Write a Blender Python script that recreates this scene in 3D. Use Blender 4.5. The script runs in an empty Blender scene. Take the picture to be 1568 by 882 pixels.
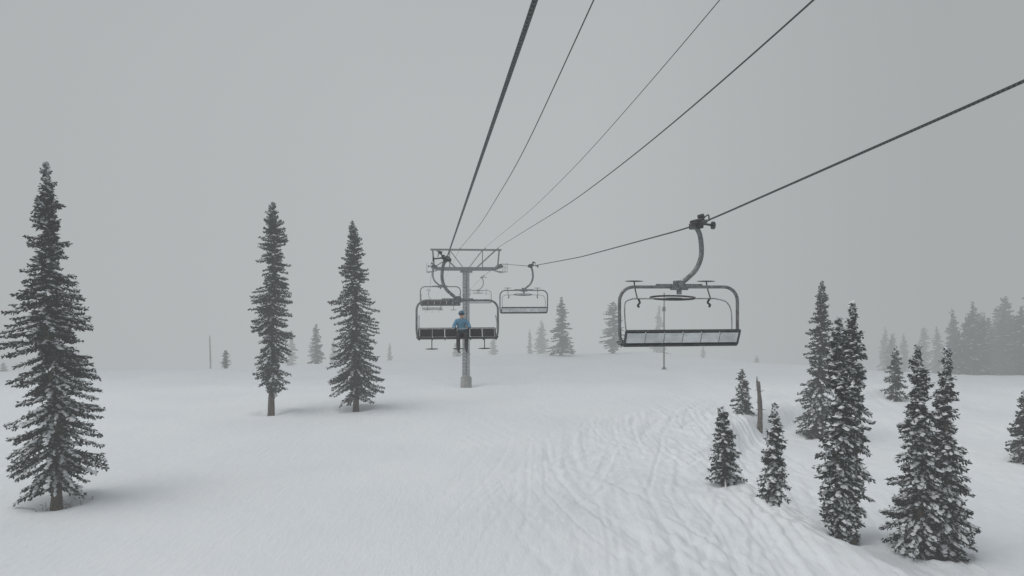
import bpy, math, random
import numpy as np
from mathutils import Vector, noise, Matrix
random.seed(4)
S=bpy.context.scene
S.view_settings.view_transform='Standard'
S.view_settings.look='None'
S.view_settings.exposure=0
COL=S.collection
CAMZ=9.0
SIG=0.0034

# ---------------------------------------------------------------- materials
def mat(name, col, rough=.6, metal=0., var=.0, scale=5., bump=0., bscale=20., bdist=.02, col2=None):
    m=bpy.data.materials.new(name); m.use_nodes=True
    n=m.node_tree.nodes; l=m.node_tree.links
    b=n['Principled BSDF']
    b.inputs['Roughness'].default_value=rough
    b.inputs['Metallic'].default_value=metal
    tc=n.new('ShaderNodeTexCoord')
    nz=n.new('ShaderNodeTexNoise'); nz.inputs['Scale'].default_value=scale; nz.inputs['Detail'].default_value=3
    l.new(tc.outputs['Object'],nz.inputs['Vector'])
    cr=n.new('ShaderNodeValToRGB')
    c2=col2 if col2 else tuple(min(1,c*(1+var)) for c in col)
    c1=col if col2 else tuple(c*(1-var) for c in col)
    cr.color_ramp.elements[0].position=.35; cr.color_ramp.elements[1].position=.65
    cr.color_ramp.elements[0].color=(*c1,1); cr.color_ramp.elements[1].color=(*c2,1)
    l.new(nz.outputs['Fac'],cr.inputs['Fac']); l.new(cr.outputs['Color'],b.inputs['Base Color'])
    if bump>0:
        n2=n.new('ShaderNodeTexNoise'); n2.inputs['Scale'].default_value=bscale; n2.inputs['Detail'].default_value=6
        l.new(tc.outputs['Object'],n2.inputs['Vector'])
        bp=n.new('ShaderNodeBump'); bp.inputs['Strength'].default_value=bump; bp.inputs['Distance'].default_value=bdist
        l.new(n2.outputs['Fac'],bp.inputs['Height']); l.new(bp.outputs['Normal'],b.inputs['Normal'])
    return m
M_needle=mat('spruce_needles',(.011,.014,.013),.9,col2=(.032,.037,.033),scale=2.5)
M_bark=mat('spruce_bark',(.05,.038,.03),.9,col2=(.13,.095,.07),scale=9,bump=.6,bscale=30)
M_tsnow=mat('tree_snow',(.70,.72,.74),.7,var=.08,scale=8)
M_frostn=mat('frosted_needles',(.10,.11,.11),.9,col2=(.38,.40,.41),scale=4)
for m in (M_needle,M_frostn,M_tsnow): m.node_tree.nodes['Principled BSDF'].inputs['Specular IOR Level'].default_value=.1
M_steel=mat('galvanised_steel',(.34,.35,.36),.5,.3,var=.2,scale=6,bump=.1)
M_dsteel=mat('dark_chair_steel',(.06,.063,.066),.45,.5,var=.3,scale=9,bump=.1)
M_hub=mat('weathered_steel',(.17,.175,.18),.5,.4,var=.3,scale=12,bump=.1)
M_rope=mat('steel_rope',(.045,.047,.05),.55,.4,var=.3,scale=20)
M_pad=mat('black_seat_pad',(.014,.014,.016),.7,var=.3,scale=10)
M_frost=mat('frosted_seat_back',(.46,.48,.49),.7,col2=(.66,.68,.70),scale=3,bump=.3)
M_conc=mat('concrete',(.30,.30,.29),.9,var=.15,scale=4,bump=.3)
M_wood=mat('dead_wood',(.05,.04,.035),.9,col2=(.14,.12,.10),scale=5,bump=.6)
M_jacket=mat('blue_ski_jacket',(.11,.27,.40),.75,var=.12,scale=14,bump=.3,bscale=12)
M_pants=mat('dark_ski_pants',(.02,.022,.028),.8,var=.2,bump=.3,bscale=14)
M_glove=mat('black_glove',(.02,.02,.02),.7,var=.2)
M_skin=mat('skin',(.55,.33,.25),.5,var=.05)
M_helmet=mat('blue_grey_helmet',(.07,.17,.27),.4,var=.05)
M_goggle=mat('goggle_lens',(.01,.012,.015),.15,var=.1)
M_boot=mat('ski_boot_plastic',(.03,.03,.035),.4,var=.1)
M_ski=mat('ski_topsheet',(.06,.06,.07),.35,var=.2)
def rope_strands(m):
    n=m.node_tree.nodes; l=m.node_tree.links; b=n['Principled BSDF']
    tc=n.new('ShaderNodeTexCoord'); mp=n.new('ShaderNodeMapping')
    w=n.new('ShaderNodeTexWave'); w.wave_type='BANDS'; w.bands_direction='DIAGONAL'
    w.inputs['Scale'].default_value=11; w.inputs['Distortion'].default_value=0
    l.new(tc.outputs['Object'],mp.inputs['Vector']); l.new(mp.outputs['Vector'],w.inputs['Vector'])
    cr=n.new('ShaderNodeValToRGB'); cr.color_ramp.elements[0].color=(.018,.019,.02,1); cr.color_ramp.elements[1].color=(.09,.095,.10,1)
    l.new(w.outputs['Color'],cr.inputs['Fac']); l.new(cr.outputs['Color'],b.inputs['Base Color'])
M_haul=mat('stranded_haul_rope',(.05,.05,.05),.5,.3,var=.2); rope_strands(M_haul)

M_snow=bpy.data.materials.new('snow'); M_snow.use_nodes=True
n=M_snow.node_tree.nodes; l=M_snow.node_tree.links; b=n['Principled BSDF']
b.inputs['Roughness'].default_value=.75
b.inputs['Specular IOR Level'].default_value=.25
tc=n.new('ShaderNodeTexCoord')
nz=n.new('ShaderNodeTexNoise'); nz.inputs['Scale'].default_value=.12; nz.inputs['Detail'].default_value=6
l.new(tc.outputs['Object'],nz.inputs['Vector'])
cr=n.new('ShaderNodeValToRGB'); cr.color_ramp.elements[0].color=(.77,.815,.85,1); cr.color_ramp.elements[1].color=(.83,.865,.895,1)
cr.color_ramp.elements[0].position=.35; cr.color_ramp.elements[1].position=.65
l.new(nz.outputs['Fac'],cr.inputs['Fac']); l.new(cr.outputs['Color'],b.inputs['Base Color'])
n2=n.new('ShaderNodeTexNoise'); n2.inputs['Scale'].default_value=1.6; n2.inputs['Detail'].default_value=9; n2.inputs['Roughness'].default_value=.68
mp=n.new('ShaderNodeMapping'); mp.inputs['Scale'].default_value=(1.8,.6,1); mp.inputs['Rotation'].default_value=(0,0,.2)
l.new(tc.outputs['Object'],mp.inputs['Vector']); l.new(mp.outputs['Vector'],n2.inputs['Vector'])
bp=n.new('ShaderNodeBump'); bp.inputs['Strength'].default_value=.75; bp.inputs['Distance'].default_value=.1
l.new(n2.outputs['Fac'],bp.inputs['Height']); l.new(bp.outputs['Normal'],b.inputs['Normal'])

# ---------------------------------------------------------------- mesh builder
class MB:
    def __init__(s): s.v=[]; s.f=[]; s.m=[]; s.sm=[]
    def add(s,vs,fs,mi=0,smooth=False):
        o=len(s.v); s.v+= [tuple(p) for p in vs]; s.f+=[tuple(i+o for i in f) for f in fs]
        s.m+=[mi]*len(fs); s.sm+=[smooth]*len(fs)
    def tube(s,pts,r,seg=8,mi=0,cap=True,closed=False):
        pts=[Vector(p) for p in pts]; N=len(pts)
        rs=r if isinstance(r,(list,tuple)) else [r]*N
        vs=[];up=None
        for i,p in enumerate(pts):
            a=pts[i-1] if (i>0 or closed) else p; c=pts[(i+1)%N] if (i<N-1 or closed) else p
            t=(c-a).normalized()
            if up is None:
                up=Vector((0,0,1)) if abs(t.z)<.9 else Vector((0,1,0))
            x=t.cross(up).normalized(); up=x.cross(t).normalized()
            for k in range(seg):
                an=2*math.pi*k/seg
                vs.append(p+(x*math.cos(an)+up*math.sin(an))*rs[i])
        fs=[]
        for i in range(N if closed else N-1):
            j=(i+1)%N
            for k in range(seg):
                k2=(k+1)%seg
                fs.append((i*seg+k,i*seg+k2,j*seg+k2,j*seg+k))
        s.add(vs,fs,mi,True)
        if cap and not closed:
            s.add(vs[:seg],[tuple(range(seg))],mi); s.add(vs[-seg:],[tuple(reversed(range(seg)))],mi)
    def box(s,c,d,mi=0,rot=None,bev=.12):
        hx,hy,hz=[q/2 for q in d]; bv=min(hx,hy,hz)*bev*2
        R=rot if rot else Matrix.Identity(3); c=Vector(c)
        bb=[]
        for sx in(-1,1):
            for sy in(-1,1):
                for sz in(-1,1):
                    bb.append((sx*hx,sy*(hy-bv),sz*(hz-bv)));bb.append((sx*(hx-bv),sy*hy,sz*(hz-bv)));bb.append((sx*(hx-bv),sy*(hy-bv),sz*hz))
        import bmesh
        bm=bmesh.new()
        for p in bb: bm.verts.new(c+R@Vector(p))
        r=bmesh.ops.convex_hull(bm,input=bm.verts)
        bm.verts.index_update(); bm.verts.ensure_lookup_table()
        s.add([v.co[:] for v in bm.verts],[[v.index for v in f.verts] for f in bm.faces],mi)
        bm.free()
    def ell(s,c,r,mi=0,seg=14,rings=9,fn=None):
        c=Vector(c);vs=[c+Vector((0,0,r[2]))];fs=[]
        for i in range(1,rings):
            th=math.pi*i/rings
            for k in range(seg):
                a=2*math.pi*k/seg
                vs.append(c+Vector((r[0]*math.sin(th)*math.cos(a),r[1]*math.sin(th)*math.sin(a),r[2]*math.cos(th))))
        vs.append(c-Vector((0,0,r[2])))
        for k in range(seg):
            fs.append((0,1+k,1+(k+1)%seg)); fs.append((len(vs)-1,1+(rings-2)*seg+(k+1)%seg,1+(rings-2)*seg+k))
        for i in range(rings-2):
            for k in range(seg):
                a=1+i*seg+k; b_=1+i*seg+(k+1)%seg
                fs.append((a,a+seg,b_+seg,b_))
        if fn: vs=[fn(v) for v in vs]
        s.add(vs,fs,mi,True)
    def cyl(s,a,b_,r,seg=16,mi=0): s.tube([a,b_],r,seg,mi)
    def obj(s,name,mats,parent=None,loc=(0,0,0),rz=0):
        me=bpy.data.meshes.new(name); me.from_pydata(s.v,[],s.f)
        for m in mats: me.materials.append(m)
        me.polygons.foreach_set('material_index',s.m); me.polygons.foreach_set('use_smooth',s.sm); me.update()
        o=bpy.data.objects.new(name,me); COL.objects.link(o); o.location=loc; o.rotation_euler[2]=rz
        if parent: o.parent=parent
        return o
def empty(name,loc,rz=0):
    e=bpy.data.objects.new(name,None); COL.objects.link(e); e.location=loc; e.rotation_euler[2]=rz; e.empty_display_size=.5
    return e
def arcpts(pts,n=8):
    P=[Vector(p) for p in pts]; P=[2*P[0]-P[1]]+P+[2*P[-1]-P[-2]]; out=[]
    for i in range(1,len(P)-2):
        for k in range(n):
            t=k/n
            out.append(.5*((2*P[i])+(P[i+1]-P[i-1])*t+(2*P[i-1]-5*P[i]+4*P[i+1]-P[i+2])*t*t+(-P[i-1]+3*P[i]-3*P[i+1]+P[i+2])*t**3))
    out.append(P[-2]); return out

# ---------------------------------------------------------------- terrain
def sm(a,b,x):
    t=min(1,max(0,(x-a)/(b-a))); return t*t*(3-2*t)
EY=[0,20,23,27,31,36,41,46,50,56,62,80]; EX=[14,12.3,11.6,10.9,10.3,10.4,12.2,15.8,19.5,26,35,60]
CX=[-400,-60,-30,0,20,30,50,100,400]; CD=[60,68,75,90,92,78,67,62,60]
wells=[]
FAM=[(.06,1.9,2.),(-.16,1.5,9.),(.30,1.3,17.),(.62,.9,23.),(-.45,.8,31.)]
def ground(x,y,detail=True):
    z=0.
    z+=.35*noise.noise((x*.03+3,y*.03,1.3))+.14*noise.noise((x*.11,y*.09,7.))
    s=x-float(np.interp(y,EY,EX))
    z-=1.12*sm(-.2,1.8,s)*(1-.38*sm(4,20,s))*(1-sm(50,66,y))
    z+=.26*math.exp(-((s+1.1)/1.5)**2)*(1-sm(44,60,y))*(.6+noise.noise((x*.25,y*.25,2)))
    z+=.22*sm(1,5,s)*noise.noise((x*.22,y*.16,13.))*(1-sm(60,80,y))
    e=y-float(np.interp(x,CX,CD))
    if e>0:
        d=.006*e*e if e<15 else 1.35+.18*(e-15)
        z-=14*(1-math.exp(-d/14))
    if detail:
        w=sm(-14,-4,s)*(1-sm(.5,4,s)*.35)*sm(12,22,y)*(1-sm(48,90,y)*.6)
        z+=.02*noise.noise((x*.5,y*.5,11.))
        if w>0.01:
            t=0
            for k,(a,fq,sd) in enumerate(FAM):
                ca,sa=math.cos(a),math.sin(a)
                u=x*ca-y*sa; v=x*sa+y*ca
                pres=sm(-.12,.25,noise.noise((u*.35,v*.10,sd+5)))
                if pres<=0: continue
                u+=1.6*noise.noise((v*.05,u*.02,sd))+.15*noise.noise((v*.25,u*.1,sd+1))
                nn=noise.noise((u*fq,v*.02,sd+3))
                r=max(0,1-abs(nn)*5)
                t+= (-.08*r+.03*max(0,1-abs(abs(nn)-.26)*8))*pres
            t+=.07*noise.noise((x*.9,y*.6,3.))+.06*noise.noise((x*2.4,y*1.3,5.))+.04*noise.noise((x*4.1,y*2.6,25.))+.10*noise.noise((x*.35,y*.2,15.))
            z+=w*t
        w2=(1-w)
        for (dx,dy,sd,am) in ((.93,.36,6.,.04),(.99,-.1,41.,.035)):
            u=x*dx+y*dy+2.5*noise.noise((x*.04,y*.04,sd+2))
            nn=noise.noise((u*.9,y*.03,sd)); z+=-am*max(0,1-abs(nn)*6)*w2*sm(-28,-8,s)*sm(-.2,.2,noise.noise((x*.08,y*.05,sd+7)))
        for (tx,ty,tr,td) in wells:
            q=((x-tx)**2+(y-ty)**2)/(tr*tr)
            if q<9: z+=td*(-math.exp(-q)+.35*math.exp(-((math.sqrt(q)-1.7)**2)*3))
    return z
PA=[(0,.03),(.06,.14),(.12,.25),(.25,.42),(.33,.52),(.42,.78),(.48,.97),(.6,.9),(.72,1),(.85,1.02),(.95,.8),(1,.45)]
PB=[(0,.03),(.08,.32),(.2,.6),(.3,.78),(.36,.62),(.5,.9),(.65,1.02),(.8,.88),(.92,.72),(1,.4)]
PC=[(0,.03),(.1,.22),(.25,.45),(.4,.75),(.45,.88),(.6,.85),(.8,.92),(.9,1.08),(1,.5)]
PG=[(0,.03),(.2,.32),(.5,.68),(.8,.95),(.95,1),(1,.8)]
NEAR=[(-19.3,29,14.3,1.85,PA,.055,.7,-.55,1.),(-17.3,49,15.1,1.6,PB,.11,.65,.15,1.15),(-11.45,50,13.8,2.15,PC,.085,.65,-.2,1.15),
 (16,47.5,3.4,.9,PG,.03,.6,0,1.1),(9.45,30.5,3.7,1.0,PG,.02,.8,0,.85),(10.8,28,4.26,.75,PG,.02,.95,0,.85),
 (11.5,24,7.9,.78,PB,.01,1.0,.0,.9),(13.5,27,8.4,.70,PB,.01,.85,0,.95),(15.2,25.5,6.83,1.4,PG,.02,.95,0,.85),(16.0,25.2,6.75,.98,PG,.02,.8,.1,.85),
 (20.6,46,9.4,1.8,PG,.03,.65,.3,1.2),(28.6,38,3.2,1.15,PG,.03,.5,0,1.1),(32.6,58,3.9,1.2,PG,.03,.4,0,1.3)]
for t in NEAR: wells.append((t[0],t[1],.9 if t[2]>8 else .6,.28 if t[2]>8 else .15))
wells.append((-4.1,62.5,1.2,.2))

def axis(segs):
    out=[segs[0][0]]
    for a,b_,st in segs:
        k=max(1,round((b_-a)/st)); out+= [a+(b_-a)*(i+1)/k for i in range(k)]
    return out
xs=axis([(-1150,-300,85),(-300,-100,20),(-100,-45,4),(-45,-28,1),(-28,-3,.3),(-3,17,.09),(17,40,.3),(40,70,1),(70,120,5),(120,300,20),(300,1150,85)])
ys=axis([(-1150,-300,85),(-300,-60,30),(-60,0,5),(0,17,1),(17,40,.15),(40,66,.3),(66,110,.8),(110,160,4),(160,300,20),(300,1150,85)])
nx,ny=len(xs),len(ys)
V=np.empty((ny,nx,3),np.float32)
for j,y in enumerate(ys):
    for i,x in enumerate(xs):
        V[j,i]=(x,y,ground(x,y,abs(x)<110 and -5<y<160))
idx=np.arange(nx*ny).reshape(ny,nx)
F=np.stack([idx[:-1,:-1],idx[:-1,1:],idx[1:,1:],idx[1:,:-1]],-1).reshape(-1,4)
def npmesh(name,V,F,mi=None,mats=(),smooth=False):
    me=bpy.data.meshes.new(name); k=F.shape[1]
    me.vertices.add(len(V)); me.vertices.foreach_set('co',np.asarray(V,np.float32).ravel())
    me.loops.add(F.size); me.loops.foreach_set('vertex_index',F.astype(np.int32).ravel())
    me.polygons.add(len(F)); me.polygons.foreach_set('loop_start',np.arange(0,F.size,k,dtype=np.int32))
    for m in mats: me.materials.append(m)
    if mi is not None: me.polygons.foreach_set('material_index',mi.astype(np.int32))
    me.polygons.foreach_set('use_smooth',np.full(len(F),smooth))
    me.update(calc_edges=True); me.validate()
    return me
g=bpy.data.objects.new('snow_ground',npmesh('snow_ground',V.reshape(-1,3),F,None,[M_snow],True)); COL.objects.link(g)

# ---------------------------------------------------------------- spruce trees
def spruce(name,seed,H,R,prof,clear,q,snow,lean=0.):
    rng=np.random.default_rng(seed)
    px=[p[0] for p in prof]; py=[p[1] for p in prof]
    QV=[];MI=[]
    def trunk(z):
        f=z/H; return np.array([lean*f+.05*math.sin(z*.7+seed),.05*math.cos(z*.6+seed),0.])
    nz_=26;sg=8; rb=.013*H+.03
    ring=[]
    for i in range(nz_+1):
        z=-.6+(H+.6)*i/nz_; r=rb*(1-max(0,z)/H)**.8+.012
        if z<.5: r*=1+.35*(.5-z)
        c=trunk(max(z,0)); a=np.linspace(0,2*math.pi,sg,endpoint=False)
        rr=r*(1+.12*rng.standard_normal(sg))
        ring.append(np.stack([c[0]+rr*np.cos(a),c[1]+rr*np.sin(a),np.full(sg,z)],-1))
    ring=np.array(ring)
    for i in range(nz_):
        n1=np.roll(ring[i],-1,0); n2_=np.roll(ring[i+1],-1,0)
        QV.append(np.stack([ring[i],n1,n2_,ring[i+1]],1)); MI.append(np.ones(sg))
    z=clear*H*.7
    dz=.088*q
    while z<H-.04:
        crown=z>clear*H
        t=min((H-z)/(H*(1-clear)),1)
        rp0=R*float(np.interp(t,px,py))
        rp=rp0*(1+.30*noise.noise((seed*3.1,0,z*1.1))+.18*noise.noise((seed*1.7,5,z*3.1)))
        nb=3 if crown else 1
        for _ in range(nb):
            a=rng.uniform(0,2*math.pi); z0=z+rng.uniform(-.5,.5)*dz
            cl=1+.95*noise.noise((math.cos(a)*1.3+seed,math.sin(a)*1.3,z0*1.4))
            L=max(.05,rp*rng.uniform(.5,.98)*cl)
            if not crown: L*=.45
            if rng.random()<.05 and t<.9: L*=1.2
            L=min(L,rp0*rng.uniform(.88,1.04)+.03)
            slope=np.interp(t,[0,.1,.35,1],[1.2,.45,-.15,-.5])+rng.normal()*.1
            m=np.arange(.05,L,.085*q)+rng.uniform(0,.04)
            if not crown: m=m[::3]
            if len(m)==0: m=np.array([.04])
            f=m/L; k=len(m)
            hd=np.array([math.cos(a),math.sin(a),0.]); pd=np.array([-math.sin(a),math.cos(a),0.])
            hz=slope*m-.28*m*f+.26*m*f*f
            c0=trunk(z0)+np.array([0,0,z0])
            P=c0+hd*m[:,None]+np.array([0,0,1.])*hz[:,None]
            e0=c0; e1=P[-1]; w=.012+.008*L; up=np.array([0,0,w])
            for wv in (up,pd*w):
                QV.append(np.array([[e0-wv,e0+wv,e1+wv*.3,e1-wv*.3]])); MI.append(np.ones(1))
            for sgn in (-1,1,-1,1,0,0,2):
                l=(.20*(1-.5*f)+.05)*rng.uniform(.6,1.2,k)*math.sqrt(q)
                l=np.minimum(l,.05+.45*L+.1*t)
                fr=.13
                if sgn in(-1,1): D=hd*rng.uniform(.25,.85,(k,1))+pd*sgn*rng.uniform(.5,1,(k,1))+np.array([0,0,1.])*rng.normal(-.25,.25,(k,1))
                elif sgn==0: D=hd*rng.uniform(.2,.7,(k,1))+pd*rng.normal(0,.5,(k,1))+np.array([0,0,1.])*rng.normal(-.5,.4,(k,1))
                else:
                    D=hd*rng.uniform(.3,1,(k,1))+pd*rng.normal(0,.6,(k,1))+np.array([0,0,1.])*rng.normal(.25,.2,(k,1)); fr=.5+.3*snow
                D/=np.linalg.norm(D,axis=1)[:,None]
                W=np.cross(D,rng.standard_normal((k,3))); W/=np.linalg.norm(W,axis=1)[:,None]+1e-6
                W*=(.036*q)*rng.uniform(.7,1.3,(k,1))
                o=P+rng.normal(0,.025,(k,3)); D=D*l[:,None]
                QV.append(np.stack([o,o+D*.5+W,o+D,o+D*.5-W],1)); MI.append(np.where(rng.random(k)<fr*snow*(crown),3,0))
            # snow gathers in clumps on some limbs and misses others
            sp=snow*1.2+.9*noise.noise((math.cos(a)*1.5+seed,math.sin(a)*1.5,z0*1.1+30))
            if crown and rng.random()<sp:
                ms=np.arange(.2*L,L*1.02,.12*q); ms=ms[rng.random(len(ms))<.85]
                for mm in ms:
                    ff=mm/L; zz=slope*mm-.28*mm*ff+.26*mm*ff*ff
                    c=c0+hd*mm+np.array([0,0,zz+.04])+rng.normal(0,.03,3)
                    la=rng.uniform(.06,.15)*q**.5; lb=rng.uniform(.05,.13)*q**.5; lc=rng.uniform(.03,.08)
                    dd=hd*la+np.array([0,0,(slope-.1)*la]); pp=pd*lb+np.array([0,0,rng.normal()*.02]); uu=np.array([0,0,lc])
                    T=c+uu
                    A,B_,C_,D_=c+dd,c+pp,c-dd,c-pp
                    QV.append(np.array([[T,A,(A+B_)*.5+(A+B_-2*c)*.12,B_],[T,B_,(B_+C_)*.5+(B_+C_-2*c)*.12,C_],[T,C_,(C_+D_)*.5+(C_+D_-2*c)*.12,D_],[T,D_,(D_+A)*.5+(D_+A-2*c)*.12,A]])); MI.append(np.full(4,2))
        z+=dz*(1 if crown else 2.5)
    Q=np.concatenate(QV); MI=np.concatenate(MI)
    Fq=np.arange(len(Q)*4).reshape(-1,4)
    return npmesh(name,Q.reshape(-1,3),Fq,MI,[M_needle,M_bark,M_tsnow,M_frostn],False)
for i,(x,y,zt,hw,prof,clr,sn,lean,q) in enumerate(NEAR):
    zb=ground(x,y)
    o=bpy.data.objects.new('spruce_tree',spruce('spruce_tree',11+i,zt-zb,hw,prof,clr,q,sn,lean)); COL.objects.link(o)
    o.location=(x,y,zb)
FARM=[spruce('far_spruce',50+i,10,1.5,[PG,PC,PB,PG][i],.04,2.0,.4) for i in range(4)]
def far(x,y,zt,hw,i,name='spruce_tree',parent=None):
    zb=ground(x,y,False); H=zt-zb
    o=bpy.data.objects.new(name,FARM[i%4]); COL.objects.link(o); o.location=(x,y,zb-.05)
    o.scale=(hw/1.5,hw/1.5,H/10); o.rotation_euler[2]=random.uniform(0,6.28)
    if parent: o.parent=parent
    return o
FAR=[(6.7,92,7.8,2.1),(5.4,125,3.1,1.8),(14.4,97,7.05,2.1),(28,130,5.6,2.2),(-26.4,92,4.2,1.4),(-38.8,120,1.,1.3),(-34.4,82,1.6,.7),
 (-3.6,130,.15,1.3),(-23.3,130,-1.4,.9),(-34,130,-.8,1.),(-74.5,100,-1.9,.8),(37,132,-2,1.),(3.4,130,1.2,.9),(46.6,130,-3.8,1.0),(-9.5,118,-.2,1.1)]
for i,(x,y,zt,hw) in enumerate(FAR): far(x,y,zt,hw,i)
row=empty('distant_tree_row',(0,0,0))
ROW=[(68.3,125,1.9,1.4),(66.5,119,1.2,1.3),(70,122,.9,1.5),(73,121,2.1,1.5),(71,114,2.6,1.6),(70,108,3.2,1.7),
 (62,96,6.1,1.9),(63.5,95,5.2,1.8),(62,92,7.2,2.0),(67,98,5.4,1.9),(65.5,94,4.9,1.8),(70,97,7.9,2.1),(67,90,6.6,2.0),(72,95,9.2,2.3),(68,88,9.2,2.1),(75,96,8.5,2.2),(74,92,7.5,2.2),(80,97,9,2.2),(77,90,8.8,2.2),(84,95,9,2.2),(88,99,10,2.2),
 (76,118,4.,1.7),(80,112,5.,1.8),(84,110,6,1.8),(60,108,1.8,1.4)]
rr=random.Random(8)
for k in range(34):
    y=rr.uniform(90,122); x=y*rr.uniform(.63,.80)
    zt=9+(441-rr.uniform(462,515)-max(0,(.70-x/y))*500)*y/1045
    ROW.append((x,y,zt,rr.uniform(1.5,2.1)))
for i,(x,y,zt,hw) in enumerate(ROW): far(x,y,zt,hw,i*3+1,'row_spruce',row)

def snag(x,y,H,r,name,seed):
    b=MB(); rnd=random.Random(seed); pts=[];rs=[]
    for i in range(12):
        f=i/11; pts.append((.12*math.sin(f*3+seed)*f,.05*f,-.3+(H+.3)*f)); rs.append(r*(1-.35*f)*(1+rnd.uniform(-.12,.12)))
    b.tube(pts,rs,9)
    tp=Vector(pts[-1])
    b.tube([tp-Vector((r*.3,0,.1)),tp+Vector((-r*.35,0,.35))],[r*.35,.02],5)
    for k in range(7):
        z=H*rnd.uniform(.3,.95);a=rnd.uniform(0,6.28);L=rnd.uniform(.15,.5)
        b.tube([(0,0,z),(math.cos(a)*L,math.sin(a)*L,z+rnd.uniform(-.1,.15))],[.035,.01],5)
    return b.obj(name,[M_wood],loc=(x,y,ground(x,y)))
snag(16.5,45.5,3.25,.19,'dead_tree_snag',1)
snag(-48.6,110,1.2-ground(-48.6,110,False),.16,'dead_tree_snag',2)
b=MB(); b.tube([(0,0,-.3),(0,0,4),(0.02,0,8.4)],[.09,.08,.06],8); b.tube([(0,0,-.2),(0,0,.25)],[.4,.13],10); b.box((0,0,6.6),(.35,.05,.5))
b.obj('marker_pole',[M_wood],loc=(16.7,75,ground(16.7,75)))
b=MB()
for i in range(26):
    a=random.uniform(0,6.28);r=random.uniform(.4,1.6)
    p=Vector((math.cos(a)*r,math.sin(a)*r*.8,0)); p.z=ground(-19.3+p.x,29+p.y)+.03
    d=Vector((random.uniform(-.1,.1),random.uniform(-.1,.1),random.uniform(.0,.12)))
    b.tube([p,p+d*1.5],[.012,.006],5)
b.obj('fallen_twigs',[M_bark],loc=(-19.3,29,0))

# ---------------------------------------------------------------- lift geometry
SL=-.129; ANG=math.atan(.129)
def cable(name,x0,pts,r,m,win=5,seg=8):
    Y=np.arange(-60,190.01,.5); py=[p[0] for p in pts]; pz=[p[1] for p in pts]
    Z=np.interp(Y,py,pz)
    k=np.hanning(2*win+3)[1:-1]; k/=k.sum(); pad=np.pad(Z,(len(k)//2,),'reflect',reflect_type='odd'); Z=np.convolve(pad,k,'valid')
    b=MB(); b.tube([(x0+SL*y,y,CAMZ+z) for y,z in zip(Y,Z)],r,seg)
    b.obj(name,[m])
    return lambda y: float(np.interp(y,Y,Z))+CAMZ
zL=cable('haul_rope',.85,[(-60,6.6),(5.2,2.2),(26,1.07),(53,1.66),(61,2.16),(64,2.16),(81,1.3),(190,-6)],.024,M_haul,4,12)
zR=cable('haul_rope',6.88,[(-60,9),(7.8,2.37),(17.3,1.57),(30,1.36),(44,1.4),(61,2.16),(64,2.16),(81,1.25),(190,-6.2)],.021,M_haul,4,12)
cable('communication_wire',3.34,[(-60,15),(13.4,5.66),(23.1,4.5),(40,3.75),(62.5,3.66),(80,2.9),(190,-3)],.015,M_rope,14)
cable('communication_wire',5.56,[(-60,14),(12.75,5.38),(23.2,4.55),(34,4.08),(62.5,3.68),(80,3),(190,-3)],.009,M_rope,14)
cable('communication_wire',6.76,[(-60,13),(11.8,4.96),(20.1,4.35),(30.6,3.93),(62.5,3.7),(80,3),(190,-3)],.018,M_rope,14)

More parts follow.
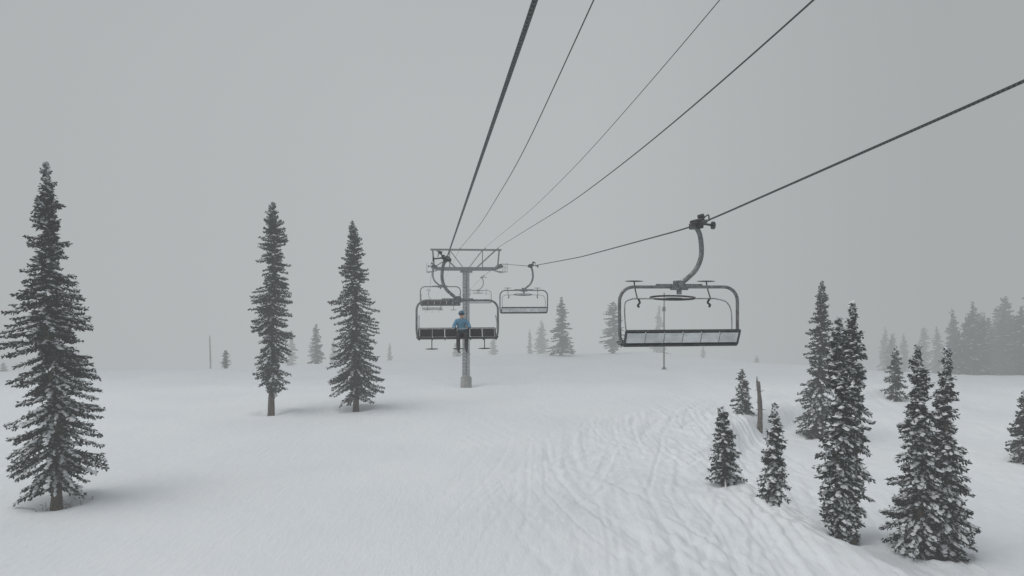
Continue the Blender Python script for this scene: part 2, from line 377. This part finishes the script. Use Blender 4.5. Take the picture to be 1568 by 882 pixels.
def chair(y,right,bar_down):
    x=(6.88 if right else .85)+SL*y; zc=(zR if right else zL)(y)
    e=empty('chairlift_chair',(x,y,zc),ANG+(0 if right else math.pi))
    ox=-.43
    def P(px_,py_,pz_): return (px_+ox,py_,pz_)
    b=MB(); path=arcpts([(0,0,-.04),(.10,0,-.2),(.15,0,-.45),(.15,0,-.8),(.02,0,-1.12),(-.2,0,-1.34),(-.42,0,-1.5)],6)
    b.tube(path,.062,12); b.obj('hanger_arm',[M_hub],e)
    b=MB()
    b.box((.02,0,-.02),(.2,.5,.16)); b.box((.12,.0,.08),(.12,.34,.16)); b.cyl((-.12,.05,.08),(.52,.05,-.0),.03,10)
    b.cyl((.46,.05,.0),(.52,.05,.0),.10,16); b.cyl((.12,-.38,.06),(.12,.38,.06),.045,12); b.cyl((.16,.2,.22),(.3,.2,.26),.06,12)
    b.box((-.02,0,.06),(.1,.3,.14)); b.cyl((-.2,-.2,-.02),(-.1,-.2,-.02),.07,14); b.tube(arcpts([(.1,-.1,.1),(.25,-.2,.24),(.32,-.1,.1)],5),.018,6)
    b.obj('rope_grip',[M_dsteel],e)
    hw=1.55; r=.36; zt=-1.57; zb=-3.0
    pts=[P(-hw+.12,.0,zb)]
    pts+= [P(-hw+.02,0,zb+.12),P(-hw,0,zb+.3),P(-hw,0,-2.3)]
    for k in range(7):
        a=math.pi-math.pi/2*k/6; pts.append(P(-hw+r+r*math.cos(a),0,zt-r+r*math.sin(a)))
    pts.append(P(-.5,0,zt)); pts.append(P(.5,0,zt))
    for k in range(7):
        a=math.pi/2-math.pi/2*k/6; pts.append(P(hw-r+r*math.cos(a),0,zt-r+r*math.sin(a)))
    pts+=[P(hw,0,-2.3),P(hw,0,zb+.3),P(hw-.02,0,zb+.12),P(hw-.12,0,zb)]
    b=MB(); b.tube(pts,.042,10); b.obj('bail_frame',[M_hub],e)
    b=MB(); b.box(P(0,0,zt+.0),(.44,.16,.16)); b.box(P(0,0,zt+.1),(.26,.2,.12)); b.cyl(P(0,-.13,zt+.08),P(0,.13,zt+.08),.07,14)
    b.box(P(0,0,zt-.12),(.1,.12,.14)); b.tube([P(-.6,0,zt+.03),P(.6,0,zt+.03)],.05,10)
    b.obj('suspension_hub',[M_hub],e)
    b=MB()
    for (yy,zz,rr_) in ((-.12,-3.03,.034),(.46,-2.98,.03),(-.31,-2.655,.03)):
        b.tube([P(-hw+.08,yy,zz),P(hw-.08,yy,zz)],rr_,8)
    for sx in (-1,1):
        b.tube(arcpts([P(sx*(hw-.08),.46,-2.98),P(sx*(hw-.08),.1,-3.02),P(sx*(hw-.08),-.12,-3.02),P(sx*(hw-.08),-.22,-2.85),P(sx*(hw-.08),-.31,-2.655)],4),.03,8)
        b.tube([P(sx*(hw-.02),0,-2.95),P(sx*(hw-.1),.1,-3.03)],.05,8)
    for k in range(7):
        xx=-1.44+k*.48
        b.box(P(xx,.17,-3.045),(.03,.6,.03))
    b.obj('seat_frame',[M_dsteel],e)
    Rb=Matrix.Rotation(math.radians(26),3,'X'); Rs=Matrix.Rotation(math.radians(5),3,'X')
    b=MB()
    for k in range(6):
        xx=-1.2+k*.48
        b.box(P(xx,.17,-2.975),(.455,.55,.05),0,Rs,.3)
        b.box(P(xx,-.205,-2.82),(.455,.045,.31),0,Rb,.3)
    b.obj('seat_pads',[M_pad],e)
    b=MB()
    if right:
        b.box(P(0,-.237,-2.835),(2.88,.016,.28),0,Rb,.3)
        for k in range(5): b.box(P(-.96+k*.48,-.247,-2.839),(.008,.012,.27),1,Rb,.2)
    else:
        for k in range(6): b.box(P(-1.2+k*.48,-.24,-2.832),(.44,.02,.28),1,Rb,.3)
    b.obj('seat_backs',[M_frost,M_dsteel],e)
    b=MB()
    if bar_down:
        arm=[(0,-2.15),(.28,-2.3),(.44,-2.5),(.46,-2.62)]
        cb=(.46,-2.62); fr=(.62,-3.36)
    else:
        cb=(.34,-1.87); fr=(.62,-1.42)
    for sx in(-1,1):
        if bar_down: b.tube(arcpts([P(sx*1.46,p[0],p[1]) for p in arm],5),.022,8)
        else: b.tube(arcpts([P(sx*1.36,-.05,-2.9),P(sx*1.4,0,-2.5),P(sx*1.4,.06,-2.15),P(sx*1.33,.2,-1.95),P(sx*1.1,.34,-1.87)],5),.018,8)
    ww=1.46 if bar_down else 1.1
    b.tube([P(-ww,*cb),P(ww,*cb)],.018,8)
    b.obj('safety_bar',[M_steel],e)
    b=MB()
    for cx in (-.98,.98) :
        b.tube(arcpts([P(cx,*cb),P(cx,(cb[0]+fr[0])/2+.03,(cb[1]+fr[1])/2),P(cx,*fr)],4),.018,7)
        b.ell(P(cx,fr[0],fr[1]),(.25,.16,.022),0,18,8)
        if not bar_down:
            b.tube(arcpts([P(cx*.98,cb[0],cb[1]),P(cx*.93,cb[0]+.02,cb[1]-.10),P(cx*.99,cb[0],cb[1]-.17),P(cx*.95,cb[0],cb[1]-.22)],4),.028,7)
    if bar_down:
        b.tube(arcpts([P(0,*cb),P(0,.5,-3.0),P(0,*fr)],4),.018,7)
        b.ell(P(0,fr[0],fr[1]),(.22,.14,.022),0,18,8)
    else:
        ring=[P(.6*math.cos(a),cb[0]+.1+.22*math.sin(a),cb[1]+.02+.05*math.sin(a)) for a in np.linspace(0,2*math.pi,28,endpoint=False)]
        b.tube(ring,.024,7,closed=True)
        b.ell(P(0,cb[0]+.1,cb[1]),(.34,.16,.03),0,18,8)
    b.obj('footrests',[M_dsteel],e)
    b=MB()
    b.ell(P(0,.0,zt+.165),(.14,.09,.03),0)
    for k in range(6):
        xx=-1.2+k*.48
        if right: b.ell(P(xx,.12,-2.94),(.21,.22,.04),0,12,7)
    b.obj('settled_snow',[M_tsnow],e)
    return e
c1=chair(17.3,True,False)
chair(44.1,True,False)
chair(81,True,False)
cs=chair(26,False,True)
chair(53,False,True)
chair(106,False,True)

# ---------------------------------------------------------------- skier
def skier(chair_e):
    sk=empty('skier',chair_e.location,chair_e.rotation_euler[2])
    X=-.15-.43+.0
    def skin(name,verts,edges,rad,m,root=0,sub=2):
        me=bpy.data.meshes.new(name); me.from_pydata([(v[0]+X,v[1],v[2]) for v in verts],edges,[]); me.materials.append(m)
        o=bpy.data.objects.new(name,me); COL.objects.link(o); o.parent=sk
        md=o.modifiers.new('s','SKIN'); md.use_smooth_shade=True
        for i,r in enumerate(rad):
            sv=me.skin_vertices[0].data[i]; sv.radius=r if isinstance(r,tuple) else (r,r); sv.use_root=(i==root)
        o.modifiers.new('u','SUBSURF').levels=sub; o.modifiers['u'].render_levels=sub
        return o
    v=[(0,-.02,-2.80),(0,-.05,-2.62),(0,-.05,-2.44),(0,-.03,-2.32),(0,-.01,-2.25),
       (.18,-.03,-2.36),(.31,.08,-2.58),(.25,.34,-2.60),(-.18,-.03,-2.36),(-.31,.08,-2.58),(-.25,.34,-2.60)]
    ed=[(0,1),(1,2),(2,3),(3,4),(3,5),(5,6),(6,7),(3,8),(8,9),(9,10)]
    skin('jacket',v,ed,[(.19,.14),(.18,.13),(.2,.14),(.13,.11),(.07,.07),.095,.072,.05,.095,.072,.05],M_jacket)
    v=[(0,0,-2.84),(.11,.06,-2.85),(.15,.48,-2.83),(.15,.54,-3.2),(-.11,.06,-2.85),(-.15,.48,-2.83),(-.15,.54,-3.2)]
    skin('trousers',v,[(0,1),(1,2),(2,3),(0,4),(4,5),(5,6)],[(.16,.13),.115,.095,.07,.115,.095,.07],M_pants)
    def face(p):
        q=Vector(p)-Vector((X,.02,-2.12))
        if q.z<0: q.x*=1+q.z*2.2
        if q.y>.07 and abs(q.x)<.02 and -.05<q.z<.01: q.y+=.025
        return q+Vector((X,.02,-2.12))
    b=MB(); b.ell((X,.02,-2.12),(.078,.095,.115),0,20,16,face)
    for s in(-1,1): b.ell((X+s*.08,.01,-2.13),(.012,.022,.032),0,8,6)
    b.tube([(X,-.01,-2.27),(X,0,-2.18)],.058,12)
    b.ell((X,.112,-2.175),(.026,.008,.009),0,10,6); b.obj('head',[M_skin],sk)
    b=MB()
    def hf(p):
        q=Vector(p)
        if q.z<-2.10: q.z=-2.10+(q.z+2.10)*.45
        if q.y>.07 and q.z<-2.06: q.y=.07
        return q
    b.ell((X,.0,-2.075),(.118,.135,.125),0,20,14,hf); b.tube([(X-.09,.1,-2.035),(X,.145,-2.03),(X+.09,.1,-2.035)],.014,8)
    b.obj('helmet',[M_helmet],sk)
    b=MB(); b.ell((X,.105,-2.095),(.088,.04,.045),0,18,10); b.tube(arcpts([(X-.085,.09,-2.09),(X-.122,.0,-2.085),(X-.08,-.11,-2.08),(X,-.14,-2.08),(X+.08,-.11,-2.08),(X+.122,0,-2.085),(X+.085,.09,-2.09)],5),.016,7)
    b.obj('goggles',[M_goggle],sk)
    for s in(-1,1):
        hx=s*.25
        v=[(hx,.36,-2.60),(hx,.41,-2.585)]; skin('glove_palm',v,[(0,1)],[(.04,.03),(.045,.025)],M_glove,sub=1)
        for k in range(4):
            fx=hx+(k-1.5)*.021; ln=[.9,1.05,1.,.8][k]
            skin('glove_finger_%d'%(k+1),[(fx,.42,-2.585),(fx,.46+.01*ln,-2.582),(fx,.495,-2.605),(fx,.49,-2.605-.035*ln)],[(0,1),(1,2),(2,3)],[.0105,.0105,.0095,.008],M_glove,sub=1)
        skin('glove_thumb',[(hx-s*.035,.39,-2.6),(hx-s*.05,.43,-2.625),(hx-s*.035,.46,-2.65)],[(0,1),(1,2)],[.013,.012,.009],M_glove,sub=1)
    for s in(-1,1):
        b=MB(); b.tube(arcpts([(X+s*.15,.52,-3.12),(X+s*.15,.54,-3.28),(X+s*.15,.58,-3.36)],4),[.075]*4+[.07]*4+[.065],12); b.box((X+s*.15,.62,-3.37),(.105,.30,.1),0,None,.35)
        b.obj('ski_boot',[M_boot],sk)
        b=MB(); pts=[(X+s*.15,-.2,-3.46),(X+s*.15,.6,-3.44),(X+s*.15,1.3,-3.46),(X+s*.15,1.5,-3.40)]
        pa=arcpts(pts,5); vs=[];fs=[]
        for i,p in enumerate(pa):
            w=.05-.015*math.sin(math.pi*i/(len(pa)-1))
            if i==len(pa)-1:w=.015
            vs+=[(p.x-w,p.y,p.z),(p.x+w,p.y,p.z),(p.x+w,p.y,p.z+.018),(p.x-w,p.y,p.z+.018)]
            if i:
                o=4*i
                for k in range(4): fs.append((o-4+k,o-4+(k+1)%4,o+(k+1)%4,o+k))
        fs+= [(3,2,1,0),tuple(len(vs)-4+k for k in range(4))]
        b.add(vs,fs); b.box((X+s*.15,.6,-3.415),(.07,.32,.04)); b.obj('ski',[M_ski],sk)
skier(cs)

# ---------------------------------------------------------------- tower
T=empty('lift_tower',(-4.2,62.5,0),ANG)
gz=ground(-4.2,62.5)
b=MB(); b.tube([(0,0,gz-.4),(0,0,10.6)],[.36,.30],20)
for z in (2.9,5.6,8.3): b.tube([(0,0,z),(0,0,z+.08)],.40,20)
b.obj('pole',[M_steel],T)
b=MB(); b.tube([(0,0,gz-1),(0,0,gz+1.0),(0,0,gz+1.05)],[.55,.5,.44],20); b.obj('concrete_footing',[M_conc],T)
b=MB()
for sx in(-1,1): b.tube([(-.15+sx*.17,-.5,gz+1.2),(-.15+sx*.17,-.5,10.6)],.025,6)
z=gz+1.4
while z<10.5: b.tube([(-.32,-.5,z),(.02,-.5,z)],.016,5); z+=.3
for z in (3,6,9): b.tube([(-.15,-.5,z),(-.15,-.3,z)],.02,5)
b.obj('ladder',[M_dsteel],T)
b=MB()
b.box((0,0,10.75),(4.9,.42,.34)); b.box((0,0,10.55),(1.1,.6,.3))
for s in(-1,1):
    b.tube(arcpts([(s*2.4,0,10.75),(s*2.75,0,10.8),(s*2.95,0,11.0)],4),.17,10)
    b.tube([(s*2.9,0,10.9),(s*3.05,0,12.5)],.07,8); b.tube([(s*1.0,0,10.9),(s*2.7,0,12.45)],.06,8); b.tube([(s*1.5,0,10.9),(s*1.5,0,12.45)],.04,8); b.tube([(s*.3,0,10.9),(s*1.45,0,12.4)],.035,8)
b.tube([(-3.25,0,12.5),(3.25,0,12.5)],.09,8); b.tube([(-3.25,.5,12.5),(3.25,.5,12.5)],.05,8)
for k in range(-3,4): b.tube([(k*1.05,0,12.5),(k*1.05,.5,12.5)],.03,6)
for xx in (-.55,1.75,2.95): b.tube([(xx,0,12.5),(xx,0,12.68)],.05,8)
b.obj('crossarm',[M_hub],T)
b=MB()
for s in(-1,1):
    x=s*3.01
    b.box((x+s*.12,0,10.92),(.1,4.2,.16))
    for k in range(8):
        y=-1.92+k*.55; b.cyl((x-.06,y,10.96),(x+.06,y,10.96),.19,16); b.cyl((x-.09,y,10.96),(x+.14,y,10.96),.05,10)
b.obj('sheave_trains',[M_dsteel],T)
b=MB()
for s in(-1,1):
    x=s*3.4
    b.box((x,0,10.45),(.4,4.0,.05))
    for y in(-1.9,-.65,.65,1.9):
        b.tube([(x+s*.18,y,10.45),(x+s*.18,y,11.2)],.018,6); b.tube([(x,y,10.42),(s*2.6,y*.3,10.6)],.035,6)
    for zz in (10.85,11.2): b.tube([(x+s*.18,-1.95,zz),(x+s*.18,1.95,zz)],.016,6)
b.obj('catwalks',[M_steel],T)

# ---------------------------------------------------------------- fog, glowing by emission in place of scattered daylight: thin haze everywhere, denser banks over the far side of the hill
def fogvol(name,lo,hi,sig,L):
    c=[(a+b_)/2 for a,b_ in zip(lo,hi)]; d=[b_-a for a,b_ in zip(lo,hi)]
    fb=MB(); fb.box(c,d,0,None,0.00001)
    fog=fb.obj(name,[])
    mf=bpy.data.materials.new(name); mf.use_nodes=True; n=mf.node_tree.nodes; l=mf.node_tree.links
    n.remove(n['Principled BSDF']); out=n['Material Output']
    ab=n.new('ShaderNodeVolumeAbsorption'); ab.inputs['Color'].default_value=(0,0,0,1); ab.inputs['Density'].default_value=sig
    em=n.new('ShaderNodeEmission'); em.inputs['Color'].default_value=(.93,.98,1.0,1); em.inputs['Strength'].default_value=sig*L  # volume glow stands in for daylight scattered by the fog
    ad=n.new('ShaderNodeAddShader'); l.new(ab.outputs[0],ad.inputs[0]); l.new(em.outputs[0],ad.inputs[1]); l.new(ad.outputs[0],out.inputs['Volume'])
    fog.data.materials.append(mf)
fogvol('emissive_haze',(-1200,-1200,-55),(1200,1200,115),SIG,.485)
fogvol('emissive_fog_bank',(-60.02,62,-52),(37.98,1150,105),.0098,.50)
fogvol('emissive_fog_bank',(38.02,62,-51),(1140,1151,106),.0125,.37)  # weaker glow puts a darker right side into the fog
fogvol('emissive_fog_bank',(-1140,62,-50),(-60.06,1152,104),.0098,.43)  # far left dimmed the same way, by lower fog emission

# ---------------------------------------------------------------- world, sun, camera
az=math.atan2(-.75,-.25); el=math.radians(58)
w=bpy.data.worlds.new('World'); S.world=w; w.use_nodes=True; n=w.node_tree.nodes; l=w.node_tree.links
sky=n.new('ShaderNodeTexSky'); sky.sky_type='NISHITA'; sky.sun_disc=False; sky.sun_elevation=el; sky.sun_rotation=az
sky.air_density=1; sky.dust_density=5
hs=n.new('ShaderNodeHueSaturation'); hs.inputs['Saturation'].default_value=.25
l.new(sky.outputs[0],hs.inputs['Color']); l.new(hs.outputs[0],n['Background'].inputs['Color']); n['Background'].inputs['Strength'].default_value=.085
sd=bpy.data.lights.new('sun','SUN'); sd.energy=1.05; sd.angle=math.radians(50); sd.color=(1,.98,.95)
so=bpy.data.objects.new('sun',sd); COL.objects.link(so)
dv=Vector((math.sin(az)*math.cos(el),math.cos(az)*math.cos(el),math.sin(el)))
so.rotation_euler=dv.to_track_quat('Z','Y').to_euler(); so.location=(0,0,60)
cd=bpy.data.cameras.new('camera'); cd.lens=24; cd.sensor_width=36; cd.clip_end=5000; cd.clip_start=.05
co=bpy.data.objects.new('camera',cd); COL.objects.link(co); co.location=(0,0,CAMZ); co.rotation_euler=(math.radians(90),0,0)
S.camera=co
